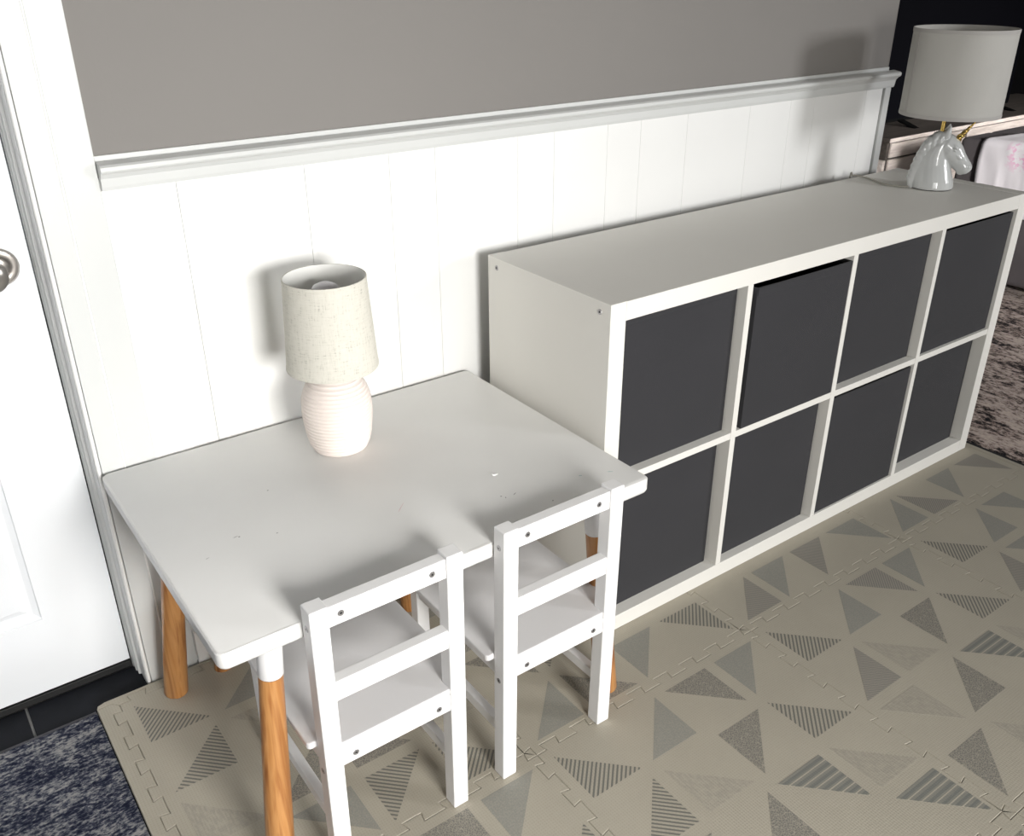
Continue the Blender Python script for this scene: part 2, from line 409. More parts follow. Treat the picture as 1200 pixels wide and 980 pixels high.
# door: recessed, six raised panels
door = bpy.data.objects.new('door_1', None); COL.objects.link(door); struct(door)
dx1 = -0.8375; dx0 = dx1 - 0.80; dz0 = 0.006; dz1 = 2.04
cx = [(dx1 - 0.135 - 0.225, dx1 - 0.135), (dx1 - 0.135 - 0.225 - 0.11 - 0.225, dx1 - 0.135 - 0.225 - 0.11)]
rz = [(0.175, 0.80), (0.98, 1.56), (1.68, 1.92)]
bm = new_bm()
xs = sorted([dx0, dx1] + [v for c in cx for v in c]); zs = sorted([dz0, dz1] + [v for r in rz for v in r])
for i in range(len(xs) - 1):
    for j in range(len(zs) - 1):
        mx_, mz_ = (xs[i] + xs[i + 1]) / 2, (zs[j] + zs[j + 1]) / 2
        if any(c[0] < mx_ < c[1] for c in cx) and any(r[0] < mz_ < r[1] for r in rz): continue
        vs = [bm.verts.new(p) for p in ((xs[i], D, zs[j]), (xs[i + 1], D, zs[j]), (xs[i + 1], D, zs[j + 1]), (xs[i], D, zs[j + 1]))]
        bm.faces.new(vs)
bmesh.ops.remove_doubles(bm, verts=bm.verts, dist=1e-5)
r = bmesh.ops.extrude_face_region(bm, geom=bm.faces[:])
for v in [g for g in r['geom'] if isinstance(g, bmesh.types.BMVert)]: v.co.y += 0.04
obj('door_slab', bm, M['door_white'], door)
for c in cx:
    for r_ in rz:
        bm = new_bm()
        prev = None
        for ins, dy in ((0.0, 0.0), (0.002, 0.004), (0.012, 0.009), (0.020, 0.009), (0.032, 0.004), (0.05, 0.003)):
            ring = [bm.verts.new(p) for p in ((c[0] + ins, D + dy, r_[0] + ins), (c[1] - ins, D + dy, r_[0] + ins), (c[1] - ins, D + dy, r_[1] - ins), (c[0] + ins, D + dy, r_[1] - ins))]
            if prev:
                for k in range(4): bm.faces.new((prev[k], prev[(k + 1) % 4], ring[(k + 1) % 4], ring[k]))
            prev = ring
        bm.faces.new(prev)
        obj('door_panel', bm, M['door_white'], door)
# knob with rose
kx, kz = -0.8885, 0.873
Rk = Matrix.Translation((kx, D, kz)) @ Matrix.Rotation(PI / 2, 4, 'X')
def lathe_obj(name, prof, mat, parent, mtx, n=48):
    bm = new_bm(); lathe(bm, prof, n)
    for v in bm.verts: v.co = mtx @ v.co
    return obj(name, bm, mat, parent, smooth=True)
rose = lathe_obj('door_rose', [(0.0, 0.0), (0.0315, 0.0), (0.0325, 0.003), (0.029, 0.008), (0.022, 0.0095), (0.017, 0.0075), (0.0135, 0.009), (0.0, 0.009)], M['nickel'], door, Rk)
lathe_obj('door_knob', [(0.011, 0.008), (0.0105, 0.024), (0.0135, 0.028), (0.023, 0.034), (0.0265, 0.043), (0.0255, 0.052), (0.019, 0.058), (0.008, 0.060), (0.0, 0.060)], M['nickel'], door, Matrix.Translation((-0.018, 0, -0.002)) @ Rk)
# wall that carries the doorway, left of and above the door
bm = new_bm(); box(bm, -3.2, dx0 - 0.004, W, W + 0.13, FZ, 2.45); box(bm, dx0 - 0.004, -0.824, W, W + 0.13, 2.052, 2.45)
struct(obj('wall_left', bm, M['wall_grey']))
# sill strip under the door
struct(bbox_obj('trim_10', dx0, dx1, D - 0.004, D + 0.05, FZ, 0.003, M['black'], bevel=0.001))

# floor: dark tiles by the door, plain floor elsewhere
bm = new_bm(); box(bm, -3.2, 6.2, -4.2, 3.4, FZ - 0.05, FZ - 0.003)
floor = struct(obj('floor', bm, M['grout']))
tw, th = 0.60, 0.30
for i in range(-3, 1):
    for j in range(3):
        x = -1.0425 + i * tw; y = 0.60 - (j + 1) * th
        x1_ = min(x + tw - 0.005, 1.5)
        y1_ = min(y + th - 0.005, D - 0.006) if j == 0 else y + th - 0.005
        if i == 0 and j == 0: x1_ = -0.8245
        bbox_obj('floor_tile', x, x1_, y, y1_, FZ - 0.003, FZ, M['slate'], floor, bevel=0.001)
bm = new_bm(); box(bm, -3.2, 6.2, -4.2, 3.4, 2.45, 2.5)
struct(obj('ceiling', bm, plain('white_ceiling_paint', (0.45, 0.44, 0.42), 0.9, 0.02)))
# the darker room beyond the wall's end
struct(bbox_obj('wall_far', 1.45, 6.2, 3.0, 3.1, FZ, 2.45, M['far_wall']))
struct(bbox_obj('wall_right', 6.1, 6.2, -4.2, 3.0, FZ, 2.45, M['far_wall']))

# ------------------------------------------------------------------ foam play mat
mat_thing = thing('play_mat', (0, 0, FZ), 'beige interlocking foam play mat printed with patterned triangles, under table and shelf', 'mat')
S = 0.595; JX0 = -0.892; JY0 = 0.415; NT = 8; AMP = 0.011
def seam(a, b, flip):
    """tooth line from corner a to corner b (2-D), shared by both neighbours"""
    a, b = Vector(a), Vector(b); d = (b - a); L = d.length; d.normalize(); n = Vector((-d.y, d.x)) * (1 if not flip else -1)
    p = L / NT; out = []
    for k in range(NT):
        s = k * p
        lo, hi = -AMP, AMP
        lo, hi = 0.0, 0.017
        seq = [(0.27 + 0.03, lo), (0.27 - 0.02, hi), (0.73 + 0.02, hi), (0.73 - 0.03, lo)]
        for t, h in seq: out.append(a + d * (s + t * p) + n * h)
    return out
def tile_outline(i, j):
    x0 = JX0 + i * S; x1 = x0 + S; y1 = JY0 - j * S; y0 = y1 - S
    g = 0.00025
    c = [(x0, y0), (x1, y0), (x1, y1), (x0, y1)]
    pts = []
    pts += [Vector(c[0])] + (seam(c[0], c[1], False))
    pts += [Vector(c[1])] + (seam(c[1], c[2], False) if i < 3 else [])
    pts += [Vector(c[2])] + (seam(c[3], c[2], False)[::-1])
    pts += [Vector(c[3])] + (seam(c[0], c[3], False)[::-1])
    return pts
def offset_poly(pts, g):
    n = len(pts); out = []
    for k in range(n):
        p0, p1, p2 = pts[k - 1], pts[k], pts[(k + 1) % n]
        d1 = (p1 - p0).normalized(); d2 = (p2 - p1).normalized()
        n1 = Vector((-d1.y, d1.x)); n2 = Vector((-d2.y, d2.x)); m = (n1 + n2)
        if m.length < 1e-4: out.append(p1 + n1 * g); continue
        m.normalize(); out.append(p1 + m * (g / max(0.4, m.dot(n1))))
    return out
def foam_piece(name, pts, mat, parent):
    a = offset_poly(pts, 0.0003); b = offset_poly(pts, 0.0015)
    zz = -FZ
    bm = new_bm()
    r0 = [bm.verts.new((p.x, p.y, 0)) for p in a]; r1 = [bm.verts.new((p.x, p.y, zz - 0.0012)) for p in a]; r2 = [bm.verts.new((p.x, p.y, zz)) for p in b]
    n = len(a)
    for k in range(n):
        q = (k + 1) % n
        bm.faces.new((r0[k], r0[q], r1[q], r1[k])); bm.faces.new((r1[k], r1[q], r2[q], r2[k]))
    bm.faces.new(r2)
    return obj(name, bm, mat, parent)
CELLS = {(7, 3): '2s', (6, 3): '3d', (6, 4): '2m', (7, 4): '3d', (5, 4): '1d', (6, 5): '3m', (7, 5): '0s', (8, 4): '0s', (8, 3): '1n', (9, 3): '3d', (10, 3): '3n', (11, 3): '2d', (12, 3): '1d', (13, 3): '0n', (14, 3): '3d', (15, 3): '2n', (13, 4): '1d', (14, 4): '2d', (12, 4): '0s', (11, 4): '3d', (10, 4): '2n', (9, 4): '1d', (10, 5): '3m', (11, 5): '0s', (9, 5): '0f', (8, 5): '1n', (10, 6): '2w', (9, 6): '1m', (8, 6): '2f', (8, 7): '3m', (7, 7): '2w', (6, 6): '2w', (7, 6): '0f', (5, 5): '0f', (4, 4): '0s', (4, 3): '1d', (2, 3): '3s', (0, 0): '0s', (0, 1): '1s', (6, 7): '0s', (5, 6): '1m', (4, 5): '1s', (3, 4): '3d', (5, 3): '0m', (3, 3): '0s', (1, 0): '1d', (11, 6): '0f', (12, 5): '1n', (2, 4): '2m', (1, 2): '1m', (0, 2): '0f', (1, 1): '2f', (0, 3): '1m'}
tri_mesh = {}
for k in 'sdmfwn':
    bm = new_bm(); L = 0.1155
    lo = [bm.verts.new(p) for p in ((0, 0, 0), (L, 0, 0), (0, L, 0))]; hi = [bm.verts.new(p) for p in ((0, 0, 0.0004), (L, 0, 0.0004), (0, L, 0.0004))]
    bm.faces.new(hi)
    for q in range(3): bm.faces.new((lo[q], lo[(q + 1) % 3], hi[(q + 1) % 3], hi[q]))
    finish(bm); me = bpy.data.meshes.new('printed_triangle'); bm.to_mesh(me); bm.free(); me.materials.append(M['foam_' + k]); tri_mesh[k] = me
tiles = {}
for i in range(4):
    for j in range(3):
        t = foam_piece('foam_tile', tile_outline(i, j), M['foam'], mat_thing)
        tiles[(i, j)] = t
        for a in range(4):
            for b in range(4):
                I, J = i * 4 + a, j * 4 + b
                if J == 2 and I > 5: continue        # under the shelf
                code = CELLS.get((I, J)) or (str(random.randrange(4)) + random.choice('sdmfnd'))
                cx_ = JX0 + i * S + 0.022 + 0.1435 * a + 0.0577; cy_ = JY0 - j * S - 0.022 - 0.1435 * b - 0.0577
                rot = int(code[0]); hL = 0.0577
                off = [(-1, -1), (1, -1), (1, 1), (-1, 1)][rot]
                o = bpy.data.objects.new('printed_triangle', tri_mesh[code[1]]); COL.objects.link(o); o.parent = t
                o.location = (cx_ + off[0] * hL, cy_ + off[1] * hL, -FZ - 0.0002); o.rotation_euler = (0, 0, rot * PI / 2)
# straight border strips: left, back and right edges
bl = [Vector((-0.932, JY0 - 3 * S)), Vector((JX0, JY0 - 3 * S))]
for j in (2, 1, 0): bl += seam((JX0, JY0 - (j + 1) * S), (JX0, JY0 - j * S), False)
bl += [Vector((JX0, JY0)), Vector((-0.905, JY0 + 0.012)), Vector((-0.932, JY0 + 0.010))]
foam_piece('edge_strip', bl, M['foam'], mat_thing)
bt = [Vector((-0.932, JY0 + 0.010)), Vector((-0.905, JY0 + 0.012)), Vector((JX0, JY0))]
for i in range(4): bt += seam((JX0 + i * S, JY0), (JX0 + (i + 1) * S, JY0), False)
bt += [Vector((JX0 + 4 * S, JY0)), Vector((JX0 + 4 * S, 0.4405)), Vector((-0.915, 0.4405)), Vector((-0.929, 0.436)), Vector((-0.932, 0.428))]
foam_piece('edge_strip', bt, M['foam'], mat_thing)
br = [Vector((JX0 + 4 * S, JY0 - 3 * S)), Vector((1.507, JY0 - 3 * S)), Vector((1.507, 0.4405)), Vector((JX0 + 4 * S, 0.4405))]
foam_piece('edge_strip', br, M['foam'], mat_thing)

# ------------------------------------------------------------------ rugs
rug = thing('blue_rug', (0, 0, FZ), 'navy and grey distressed rug left of the foam mat in front of the door', 'rug')
bm = new_bm(); box(bm, -2.6, -0.9335, -2.4, 0.424, 0.0003, 0.0065); obj('woven_field', bm, M['rug_blue'], rug, bevel=0.002)
bm = new_bm(); box(bm, -2.6, -0.9335, 0.4245, 0.432, 0.0003, 0.0055); obj('binding', bm, M['rug_binding'], rug, bevel=0.002)
rug2 = thing('brown_rug', (0, 0, FZ), 'brown and grey distressed rug beyond the shelf, under the sofa', 'rug')
bm = new_bm(); box(bm, 1.528, 5.2, -2.4, 1.35, 0.0003, 0.010); obj('woven_field', bm, M['rug_brown'], rug2, bevel=0.003)
bm = new_bm(); box(bm, 1.5085, 1.5275, -2.4, 1.35, 0.0003, 0.008); obj('binding', bm, M['rug_edge'], rug2, bevel=0.003)

# ------------------------------------------------------------------ cube shelf
kx = thing('cube_shelf', (0, 0, 0.0004), 'low white eight-cube storage shelf with grey fabric bins against the wainscot', 'shelf')
Lk, Hk, Dk, T, t_, cw, ch = 1.47, 0.77, 0.39, 0.038, 0.016, 0.3365, 0.339
bbox_obj('side_panel', 0, T, 0, Dk, 0, Hk, M['foil_edge'], kx, bevel=0.0008)
bbox_obj('side_panel', Lk - T, Lk, 0, Dk, 0, Hk, M['foil_edge'], kx, bevel=0.0008)
bbox_obj('top_panel', T + 0.0004, Lk - T - 0.0004, 0, Dk - 0.001, Hk - T, Hk - 0.0006, M['foil_edge'], kx, bevel=0.0008)
bbox_obj('bottom_panel', T + 0.0004, Lk - T - 0.0004, 0, Dk - 0.001, 0, T, M['foil_edge'], kx, bevel=0.0008)
for i in (1, 2, 3):
    x = T + i * cw + (i - 1) * t_
    bbox_obj('divider', x, x + t_, 0.0006, Dk - 0.002, T, Hk - T, M['foil_edge'], kx, bevel=0.0005)
for i in range(4):
    x = T + i * (cw + t_)
    bbox_obj('shelf_board', x + 0.0002, x + cw - 0.0002, 0.001, Dk - 0.002, 0.377, 0.393, M['foil_edge'], kx, bevel=0.0005)
for y, z in ((0.358, 0.749), (0.030, 0.749), (0.358, 0.021), (0.030, 0.021)):
    m = Matrix.Translation((0, y, z)) @ Matrix.Rotation(-PI / 2, 4, 'Y')
    sc = lathe_obj('screw', [(0.0, 0.0004), (0.0018, 0.0004), (0.0022, 0.0009), (0.0052, 0.0009), (0.0056, 0.0), (0.0, -0.0)], M['steel'], kx, m, 20)
    bm = new_bm(); lathe(bm, [(0, 0.0011), (0.0024, 0.0011), (0.0024, 0.0), (0, 0.0)], 6)
    for v in bm.verts: v.co = m @ v.co
    s2 = obj('hex_socket', bm, M['black'], kx)
    s2.parent = sc

# fabric bins
def fabric_bin(cx_, z, w, y, ry, label, h=0.332, d=0.355, rz=0.0):
    t = thing('fabric_bin', (cx_, y, z), label, 'bin', 'dark grey fabric bins in the cube shelf', rz)
    bm = new_bm(); hw = w / 2; th = 0.004
    # outer shell with a slightly slack front: gridded front face
    nx, nz = 14, 14
    def f(u, v):
        s = math.sin(PI * u) ; e = 0.0022 * s * math.sin(PI * v)
        sag = -0.0018 * s if v > 0.99 else 0
        wr = 0.0009 * math.sin(18 * v + 5 * u + ry) * (1 if v > 0.55 else 0.35) * s
        return Vector((-hw + w * u, -e + wr + 0.0006, h * v + sag * 1.0))
    grid = [[bm.verts.new(f(a / nx, b / nz)) for a in range(nx + 1)] for b in range(nz + 1)]
    for b in range(nz):
        for a in range(nx): bm.faces.new((grid[b][a], grid[b][a + 1], grid[b + 1][a + 1], grid[b + 1][a]))
    L_ = [bm.verts.new((-hw, d, h * b / nz)) for b in range(nz + 1)]; R_ = [bm.verts.new((hw, d, h * b / nz)) for b in range(nz + 1)]
    for b in range(nz):
        bm.faces.new((grid[b][0], grid[b + 1][0], L_[b + 1], L_[b]))
        bm.faces.new((grid[b][nx], R_[b], R_[b + 1], grid[b + 1][nx]))
        bm.faces.new((L_[b], L_[b + 1], R_[b + 1], R_[b]))
    bm.faces.new([grid[0][a] for a in range(nx + 1)][::-1] + [L_[0], R_[0]])
    o = obj('bin_body', bm, M['bin'], t, smooth='all')
    o.data.set_sharp_from_angle(angle=math.radians(50))
    sm = o.modifiers.new('solid', 'SOLIDIFY'); sm.thickness = th; sm.offset = -1
    bm = new_bm(); box(bm, -hw + 0.002, hw - 0.002, -0.0012, 0.003, h - 0.018, h - 0.0005)
    obj('top_hem', bm, M['bin'], t, bevel=0.001)
    return t
def cell_x(i): return T + i * (cw + t_) + cw / 2
gap = 0.0015
bins = [
 (0, 1, 0.329, 0.022, -0.0025, 'grey fabric bin in the top row, nearest the white table, set back a little', 0.336),
 (1, 1, 0.320, 0.001, 0.0072, 'grey fabric bin pulled forward of its cube, dark gaps above and beside it', 0.326),
 (2, 1, 0.327, 0.022, -0.003, 'grey fabric bin in the top row, third from the table, set back', 0.334),
 (3, 1, 0.328, 0.009, 0.003, 'grey fabric bin in the top row under the unicorn lamp', 0.328),
 (0, 0, 0.325, 0.028, -0.004, 'grey fabric bin in the bottom row, partly hidden behind the table and chair', 0.335),
 (1, 0, 0.325, 0.022, -0.0045, 'grey fabric bin in the bottom row, directly below the pulled-forward bin', 0.335),
 (2, 0, 0.329, 0.005, -0.001, 'grey fabric bin in the bottom row, second from the right end, nearly flush', 0.330),
 (3, 0, 0.328, 0.031, -0.003, 'grey fabric bin in the bottom right cube, set well back', 0.335),
]
for i, row, w, y, dx, lab, h in bins:
    fabric_bin(cell_x(i) + dx, (0.3938 if row else T + 0.0008), w, y, i * 1.7 + row, lab, h=h, d=0.345)

# ------------------------------------------------------------------ table
tb = thing('play_table', (-0.427, 0.142, 0.0004), 'white children table with round pine legs against the wainscot', 'table')
TX0, TX1, TY0, TY1, TZ0, TZ1 = -0.824, -0.028, -0.157, 0.440, 0.465, 0.495
def rounded_rect(x0, x1, y0, y1, r, n=8):
    pts = []
    for cx_, cy_, a0 in ((x1 - r, y0 + r, -PI / 2), (x1 - r, y1 - r, 0), (x0 + r, y1 - r, PI / 2), (x0 + r, y0 + r, PI)):
        for k in range(n + 1):
            a = a0 + PI / 2 * k / n; pts.append((cx_ + r * math.cos(a), cy_ + r * math.sin(a)))
    return pts
bm = new_bm()
prev = None
for ins, z in ((0.007, TZ0), (0.0025, TZ0 + 0.002), (0.0, TZ0 + 0.007), (0.0, TZ1 - 0.0022), (0.0022, TZ1)):
    ring = [bm.verts.new((x + 0.427, y - 0.142, z)) for x, y in rounded_rect(TX0 + ins, TX1 - ins, TY0 + ins, TY1 - ins, 0.014 - ins * 0.5)]
    if prev is None: bm.faces.new(ring[::-1])
    else:
        for k in range(len(ring)): bm.faces.new((prev[k], prev[(k + 1) % len(ring)], ring[(k + 1) % len(ring)], ring[k]))
    prev = ring
bm.faces.new(prev)
obj('tabletop', bm, M['table_white'], tb, smooth=True)
for (tx, ty, bx, by) in ((-0.735, -0.106, -0.778, -0.120), (-0.119, -0.106, -0.076, -0.120), (-0.738, 0.340, -0.788, 0.385), (-0.116, 0.340, -0.066, 0.385)):
    Ptop, Pbot = Vector((tx + 0.427, ty - 0.142, TZ0)), Vector((bx + 0.427, by - 0.142, 0.0))
    def P(z): return Pbot + (Ptop - Pbot) * (z / TZ0)
    bm = new_bm(); zs_ = [0.0, 0.003, 0.1, 0.2, 0.3, 0.386]
    tube(bm, [P(z) for z in zs_], [0.0215, 0.0235, 0.0225, 0.021, 0.0195, 0.0185], 28)
    for v in bm.verts:
        if v.co.z < 0.002: v.co.z = 0.0
    lg = obj('leg', bm, M['pine'], tb, smooth=True)
    bm = new_bm(); tube(bm, [P(0.3865), P(0.388), P(0.42), P(TZ0 - 0.0005)], [0.0183, 0.0192, 0.0190, 0.0188], 28)
    c = obj('leg_sleeve', bm, M['chair_white'], tb, smooth=True); c['label'] = 'white painted upper leg'; c.parent = lg
marks = [(-0.699, 0.104, .008, .0012, 0.2, 'pencil'), (-0.694, 0.101, .003, .003, 0.9, 'pencil'), (-0.257, -0.056, .008, .0015, 0.5, 'pencil'), (-0.281, -0.049, .003, .003, 0, 'pencil'),
         (-0.072, -0.097, .010, .0014, -0.6, 'teal'), (-0.125, -0.076, .006, .0014, -0.5, 'teal'), (-0.194, -0.14, .003, .003, 0, 'pencil'), (-0.439, 0.023, .030, .0012, 0.75, 'pink'),
         (-0.756, 0.073, .006, .001, 0.3, 'pencil'), (-0.64, 0.075, .003, .002, 0, 'pencil'), (-0.277, -0.057, .004, .002, 1.1, 'pencil'), (-0.217, -0.113, .004, .002, 0.4, 'pencil'), (-0.60, 0.21, .003, .0025, 0.4, 'pencil')]
for x, y, l, w_, a, mt in marks:
    bm = new_bm()
    n = 10; pts = [(l / 2 * math.cos(2 * PI * k / n) * (1 + 0.25 * math.sin(3 * k)), w_ / 2 * math.sin(2 * PI * k / n) * (1 + 0.3 * math.cos(2 * k))) for k in range(n)]
    prism_xy(bm, pts, 0, 0.00012)
    o = obj('scuff_mark', bm, M[mt], tb, loc=(x + 0.427, y - 0.142, TZ1 + 0.00002)); o.rotation_euler = (0, 0, a)
# torn scrap of paper
bm = new_bm()
pts = [(-0.006, -0.002), (-0.003, -0.003), (0.001, -0.0012), (0.006, -0.001), (0.0065, 0.0015), (0.002, 0.002), (-0.002, 0.001), (-0.004, 0.003), (-0.0065, 0.002)]
prism_xy(bm, pts, 0.0, 0.0012)
for v in bm.verts: v.co.z += 0.0035 * max(0, -v.co.x / 0.006) * (1 if v.co.z > 0.0005 else 0.6)
o = obj('paper_scrap', bm, M['paper'], loc=(-0.248, 0.017, TZ1 + 0.0002)); tag(o, 'tiny torn scrap of white paper on the white tabletop', 'paper')

# ------------------------------------------------------------------ low stool half hidden under the table
st = thing('low_stool', (-0.475, 0.30, 0.0004), 'pine leg of a low stool just visible in the shadow under the white table', 'stool')
for px, py in ((-0.684, 0.400), (-0.268, 0.338), (-0.60, 0.26), (-0.42, 0.22)):
    bm = new_bm(); sx = 0.03 if px < -0.4 else -0.03
    tube(bm, [(px + 0.475, py - 0.30, 0.0), (px + 0.475 + sx, py - 0.30 - 0.02, 0.20)], [0.0195, 0.0175], 20)
    for v in bm.verts:
        if v.co.z < 0.01: v.co.z = 0
    obj('leg', bm, M['pine'], st, smooth=True)
bm = new_bm(); prism_xy(bm, rounded_rect(-0.21, 0.215, -0.10, 0.12, 0.03), 0.2005, 0.222)
obj('seat', bm, M['chair_white'], st, bevel=0.004)

# ------------------------------------------------------------------ chairs
def beam(bm, p0, p1, w, d):
    """post between two points with a square section"""
    p0, p1 = Vector(p0), Vector(p1)
    vs = []
    for p in (p0, p1):
        for sx, sy in ((-1, -1), (1, -1), (1, 1), (-1, 1)): vs.append(bm.verts.new(p + Vector((sx * w / 2, sy * d / 2, 0))))
    bm.faces.new(vs[0:4][::-1]); bm.faces.new(vs[4:8])
    for k in range(4): bm.faces.new((vs[k], vs[(k + 1) % 4], vs[4 + (k + 1) % 4], vs[4 + k]))
def screw(name, at, normal, parent, r=0.0052):
    q = Vector(normal).to_track_quat('Z', 'Y').to_matrix().to_4x4(); m = Matrix.Translation(at) @ q
    s = lathe_obj(name, [(0.0, 0.0006), (0.0016, 0.0006), (0.0021, 0.0011), (r - 0.0006, 0.0011), (r, 0.0004), (r, -0.001), (0.0, -0.001)], M['steel'], parent, m, 18)
    bm = new_bm(); lathe(bm, [(0, 0.0009), (0.0019, 0.0009), (0.0019, 0.0), (0, 0.0)], 6)
    for v in bm.verts: v.co = m @ v.co
    h = obj('screw_socket', bm, M['black'], parent); h.parent = s
    return s
def make_chair(label, loc):
    c = thing('kids_chair', loc, label, 'chair', 'small white chairs at the play table')
    W_ = 0.252; hw = W_ / 2 - 0.0145; ps = 0.029; py = -0.1445          # origin: centre of the footprint
    H = 0.531; fy = 0.146
    for s in (-1, 1):
        bm = new_bm(); beam(bm, (s * hw - 0.003, py, 0), (s * hw + 0.003 * 1, py, H), ps, ps)
        obj('back_post', bm, M['chair_white'], c, bevel=0.002)
        bm = new_bm(); beam(bm, (s * hw, fy, 0), (s * hw, fy, 0.258), 0.026, 0.026)
        obj('front_leg', bm, M['chair_white'], c, bevel=0.002)
        bm = new_bm(); box(bm, s * hw - 0.009, s * hw + 0.009, py + 0.0147, fy - 0.0132, 0.222, 0.257)
        obj('seat_rail', bm, M['chair_white'], c, bevel=0.0015)
        bm = new_bm(); box(bm, s * hw - 0.008, s * hw + 0.008, py + 0.0147, fy - 0.0132, 0.088, 0.110)
        obj('side_stretcher', bm, M['chair_white'], c, bevel=0.0015)
    x0, x1 = -hw + ps / 2 - 0.0025, hw - ps / 2 + 0.0025
    bm = new_bm(); box(bm, x0, x1, py - 0.0115, py + 0.0095, 0.492, 0.527); tr = obj('top_rail', bm, M['chair_white'], c, bevel=0.0015)
    bm = new_bm(); box(bm, x0, x1, py - 0.0115, py + 0.0085, 0.356, 0.392); obj('middle_rail', bm, M['chair_white'], c, bevel=0.0015)
    bm = new_bm(); box(bm, x0, x1, py - 0.0115, py + 0.0095, 0.226, 0.2595); br_ = obj('rear_seat_rail', bm, M['chair_white'], c, bevel=0.0015)
    bm = new_bm(); box(bm, x0, x1, fy - 0.009, fy + 0.009, 0.222, 0.257); obj('front_seat_rail', bm, M['chair_white'], c, bevel=0.0015)
    # seat board, notched between the posts
    bm = new_bm()
    e = W_ / 2 + 0.014; yb = py + 0.0155; yf = fy + 0.022; r = 0.012
    pts = [(x0 + 0.002, py - 0.012), (x1 - 0.002, py - 0.012), (x1 - 0.002, yb), (e - 0.004, yb), (e, yb + 0.004)]
    for k in range(6):
        a = PI / 2 * k / 5; pts.append((e - r + r * math.cos(a), yf - r + r * math.sin(a)))
    for k in range(6):
        a = PI / 2 + PI / 2 * k / 5; pts.append((-e + r + r * math.cos(a), yf - r + r * math.sin(a)))
    pts += [(-e, yb + 0.004), (-e + 0.004, yb), (x0 + 0.002, yb)]
    prism_xy(bm, pts, 0.2600, 0.2725)
    obj('seat', bm, M['chair_seat'], c, bevel=0.0025, seg=3)
    # screws on the rails' back faces and the posts' outer sides
    for s in (-1, 1):
        for z, p in ((0.510, tr), (0.241, br_)):
            screw('screw', (s * (hw - ps / 2 - 0.022), py - 0.0115, z), (0, -1, 0), c)
        for z in (0.497, 0.224):
            screw('screw', (s * (hw + ps / 2) + (0.0028 if z > 0.4 else 0.0), py, z), (s, 0, 0), c)
        screw('screw', (s * (hw + 0.013), fy, 0.242), (s, 0, 0), c)
    return c
make_chair('small white chair nearer the door, its post beside the front pine leg', (-0.5805, -0.0315, 0.0004))
make_chair('small white chair nearer the cube shelf, pushed under the table corner', (-0.2525, -0.0315, 0.0004))

# ------------------------------------------------------------------ linen table lamp
lp = thing('table_lamp', (-0.420, 0.287, TZ1 + 0.0005), 'small table lamp with ribbed cream clay base and linen shade on the white table', 'lamp')
prof = [(0.0, 0.0), (0.046, 0.0)]
ctrl = [(0.0, 0.050), (0.006, 0.0545), (0.02, 0.0585), (0.05, 0.0635), (0.08, 0.0655), (0.105, 0.0635), (0.125, 0.0575), (0.140, 0.0480), (0.150, 0.0385), (0.158, 0.030), (0.163, 0.026)]
def interp(c, z):
    for (a, ra), (b, rb) in zip(c, c[1:]):
        if a <= z <= b: return ra + (rb - ra) * (z - a) / (b - a)
    return c[-1][1]
nz = 300
for k in range(nz + 1):
    z = 0.0015 + (0.1615) * k / nz
    r_s = sum(interp(ctrl, min(max(z + dz, 0), 0.163)) for dz in (-0.006, -0.003, 0, 0.003, 0.006)) / 5
    rib = 0.0013 * (1 - 2 * abs(math.sin(PI * z / 0.0071)) ** 0.6)
    prof.append((r_s + rib * (1 if z > 0.008 else 0), z))
prof += [(0.014, 0.164), (0.0, 0.164)]
bm = new_bm(); lathe(bm, prof, 72); obj('lamp_base', bm, M['clay'], lp, smooth='all')
bm = new_bm(); tube(bm, [(0, 0, 0.1642), (0, 0, 0.178)], 0.010, 20); tube(bm, [(0, 0, 0.178), (0, 0, 0.222)], 0.016, 24)
obj('socket', bm, M['paper'], lp, smooth=True)
# shade: conical wall with thickness, hems at both ends
SZ0, SZ1, R0, R1 = 0.166, 0.336, 0.0835, 0.0735
def shade(name, z0, z1, r0, r1, th, mo, mi, parent, off=(0, 0), n=96):
    bm = new_bm()
    pr = [(r0, z0), (r0 + 0.0006, z0 + 0.001), (r0 + 0.0006 + (r1 - r0) * 0.03, z0 + 0.006), (r0 + (r1 - r0) * 0.04, z0 + 0.0068)]
    for k in range(1, 12): pr.append((r0 + (r1 - r0) * k / 12, z0 + (z1 - z0) * k / 12))
    pr += [(r1 - (r1 - r0) * 0.04, z1 - 0.0068), (r1 + 0.0006, z1 - 0.006), (r1 + 0.0006, z1 - 0.001), (r1, z1)]
    lathe(bm, pr + [(r1 - th, z1)], n, off)
    o = obj(name, bm, mo, parent, smooth=True)
    bm = new_bm(); lathe(bm, [(r1 - th, z1 - 0.0003), (r0 - th, z0), (r0, z0)], n, off)
    i = obj('shade_lining', bm, mi, parent, smooth=True); i.parent = o
    return o
shade('lamp_shade', SZ0, SZ1, R0, R1, 0.0014, M['linen'], M['linen_in'], lp)
bm = new_bm()
for a in range(3):
    an = a * 2 * PI / 3 + 0.5
    tube(bm, [(0.016 * math.cos(an), 0.016 * math.sin(an), 0.205), (0.0815 * math.cos(an), 0.0815 * math.sin(an), 0.178)], 0.0012, 8)
tube(bm, [(0.0165 * math.cos(2 * PI * k / 24), 0.0165 * math.sin(2 * PI * k / 24), 0.205) for k in range(25)], 0.0013, 8)
obj('shade_spider', bm, M['paper'], lp, smooth=True)
bm = new_bm(); lathe(bm, [(0.0, 0.222), (0.013, 0.222), (0.015, 0.245), (0.026, 0.272), (0.0305, 0.292), (0.0285, 0.308), (0.021, 0.319), (0.010, 0.3245), (0.0, 0.3255)], 40)
obj('bulb', bm, M['bulb'], lp, smooth='all')

